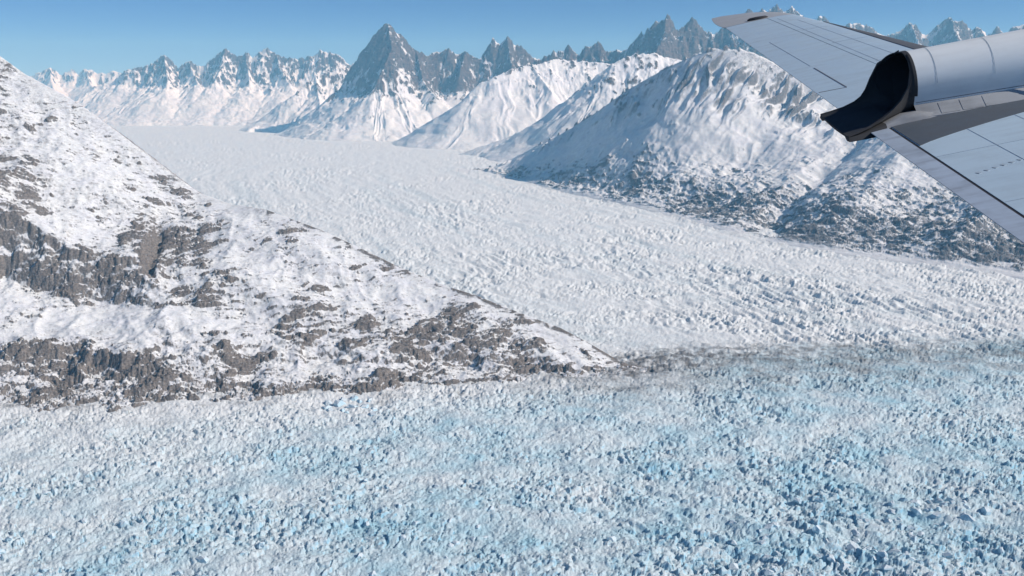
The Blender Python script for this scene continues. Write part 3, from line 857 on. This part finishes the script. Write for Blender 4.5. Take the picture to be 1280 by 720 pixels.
    for L, off in ((0, 0), (1, k * n)):
        for i in range(k - 1):
            for j in range(n - 1):
                Fc.append((off + i * n + j, off + i * n + j + 1, off + (i + 1) * n + j + 1, off + (i + 1) * n + j))
    for i in range(k - 1):
        for j in (0, n - 1):
            Fc.append((i * n + j, (i + 1) * n + j, k * n + (i + 1) * n + j, k * n + i * n + j))
    for i in (0, k - 1):
        for j in range(n - 1):
            Fc.append((i * n + j, i * n + j + 1, k * n + i * n + j + 1, k * n + i * n + j))
    build_obj('exhaust_trough', V, Fc, soot, nacelle, True, 40)
    th = lambda x, r: [(x, r * math.cos(a), ZC + r * math.sin(a)) for a in lin(0, 2 * math.pi * 31 / 32, 32)]
    V, Fc = loft([th(0.415, R - 0.004), th(0.60, R - 0.03), th(0.95, R - 0.06)], True, False)
    Fc.append(tuple(range(64, 96)))
    build_obj('exhaust_throat', V, Fc, soot, nacelle, True, 40)
    rr = []
    for i in range(33):
        a = -0.8 + (math.pi + 1.6) * i / 32
        ca, sa = math.cos(a), math.sin(a)
        rr.append([(0.425 + dx - 0.15 * max(ca, 0) * min(max((ZC + R * sa - 0.06) / 0.2, 0), 1) * (dx < 0), (R + dr) * ca, ZC + (R + dr) * sa) for dx, dr in ((-0.012, -0.004), (-0.012, 0.006), (0.03, 0.008), (0.03, 0.0))])
    build_obj('exhaust_rim', *loft(rr), soot, nacelle, True, 40)
    # fairing skirt on both sides of the trough down to the wing
    for sg in (-1, 1):
        for mat, prof in ((naclow, ((0.70, 0.385, 0.03), (0.43, 0.40, 0.10), (0.30, 0.395, 0.09), (0.14, 0.425, 0.045))),
                          (soot, ((0.14, 0.425, 0.045), (0.0, 0.448, 0.022), (-0.12, 0.462, 0.0), (-0.20, 0.465, -0.008)))):
            rings = [[(x, sg * (w - 0.14), e - 0.01), (x, sg * (w - 0.03), e), (x, sg * w, e * 0.6), (x, sg * (w + 0.03), -0.04), (x, sg * (w - 0.06), -0.05)] for x, w, e in prof]
            build_obj('trough_skirt', *loft(rings), mat, nacelle, True, 50)
    # lower access panels, seams and flange on the near side
    def side_box(x0, x1, z0, z1, name, mat, proud=0.004, s0=None):
        V = []
        for x in (x0, x1):
            base = 0.40 + 0.02 * min(max((x - 0.4) / 1.0, 0), 1); r = R * (1 + 0.10 * min(max((x - 0.4) / 2.0, 0), 1))
            for z in (z0, z1):
                t = (z - (-0.06)) / (ZC - 0.08 + 0.06)
                zk = [-0.06, ZC - 0.24, ZC - 0.15, ZC - 0.08, ZC]; wk = [base, base * 0.97, r * 0.97, r * 0.985, r]
                s = float(np.interp(z, zk, wk)) if z <= ZC else math.sqrt(max(r * r - (z - ZC) ** 2, 0))
                V += [(x, -s - proud, z), (x, -s + 0.02, z)]
        Fc = [(0, 2, 6, 4), (0, 1, 3, 2), (4, 6, 7, 5), (0, 4, 5, 1), (2, 3, 7, 6)]
        return build_obj(name, V, Fc, mat, nacelle)
    for x0, x1 in ((0.62, 0.78), (0.80, 0.97), (0.99, 1.28)):
        side_box(x0, x1, 0.055, 0.125, 'access_panel', naclow)
    for k in range(5): side_box(0.45 + 0.19 * k, 0.62 + 0.19 * k, -0.02, 0.035, 'base_flange', naclow, 0.018)
    for x in (0.62, 1.10, 1.47):
        rr = [[(x + dx, (R * (1 + 0.10 * min(max((x - 0.4) / 2.0, 0), 1)) + 0.0016) * math.cos(a), ZC + (R * (1 + 0.10 * min(max((x - 0.4) / 2.0, 0), 1)) + 0.0016) * math.sin(a)) for dx in (-0.003, 0.003)] for a in lin(0.05, math.pi - 0.05, 24)]
        build_obj('cowl_seam', *loft(rr, False, False), faint, nacelle)
    side_box(1.43, 1.445, 0.03, 0.26, 'panel_seam', seal, 0.003)
    for z in (0.150,): side_box(0.44, 1.42, z, z + 0.006, 'panel_seam', tabm, 0.002)
    for z in (0.36, 0.42): side_box(1.50, 1.52, z - 0.08, z, 'drain_vent', tabm, 0.012)
    return root

# ------------------------------------------------------------------ haze
def haze():
    me = bpy.data.meshes.new('haze')
    bm = bmesh.new(); bmesh.ops.create_cube(bm, size=1.0)
    for v in bm.verts:
        v.co = Vector((v.co.x * 86000, 17500 + v.co.y * 41000, -80 + (v.co.z + 0.5) * 2750))
    bm.to_mesh(me); bm.free()
    m = bpy.data.materials.new('haze_air'); m.use_nodes = True
    nt = m.node_tree
    nt.nodes.remove(nt.nodes['Principled BSDF'])
    v = nt.nodes.new('ShaderNodeVolumePrincipled')
    v.inputs['Color'].default_value = (0.27, 0.68, 1.0, 1)
    v.inputs['Absorption Color'].default_value = (1, 1, 1, 1)
    v.inputs['Density'].default_value = HAZE
    v.inputs['Anisotropy'].default_value = 0.0
    nt.links.new(v.outputs[0], nt.nodes['Material Output'].inputs['Volume'])
    me.materials.append(m)
    o = bpy.data.objects.new('haze', me); sc.collection.objects.link(o)
    o['kind'] = 'stuff'; o['label'] = 'thin blue haze hanging over the glacier valley'; o['category'] = 'haze'

HAZE = 3.1e-5
M_serac = serac_mat()
headland()
right_mountain()
far_ranges()
glacier = glacier_sheet()
seracs(glacier)
wing()
haze()
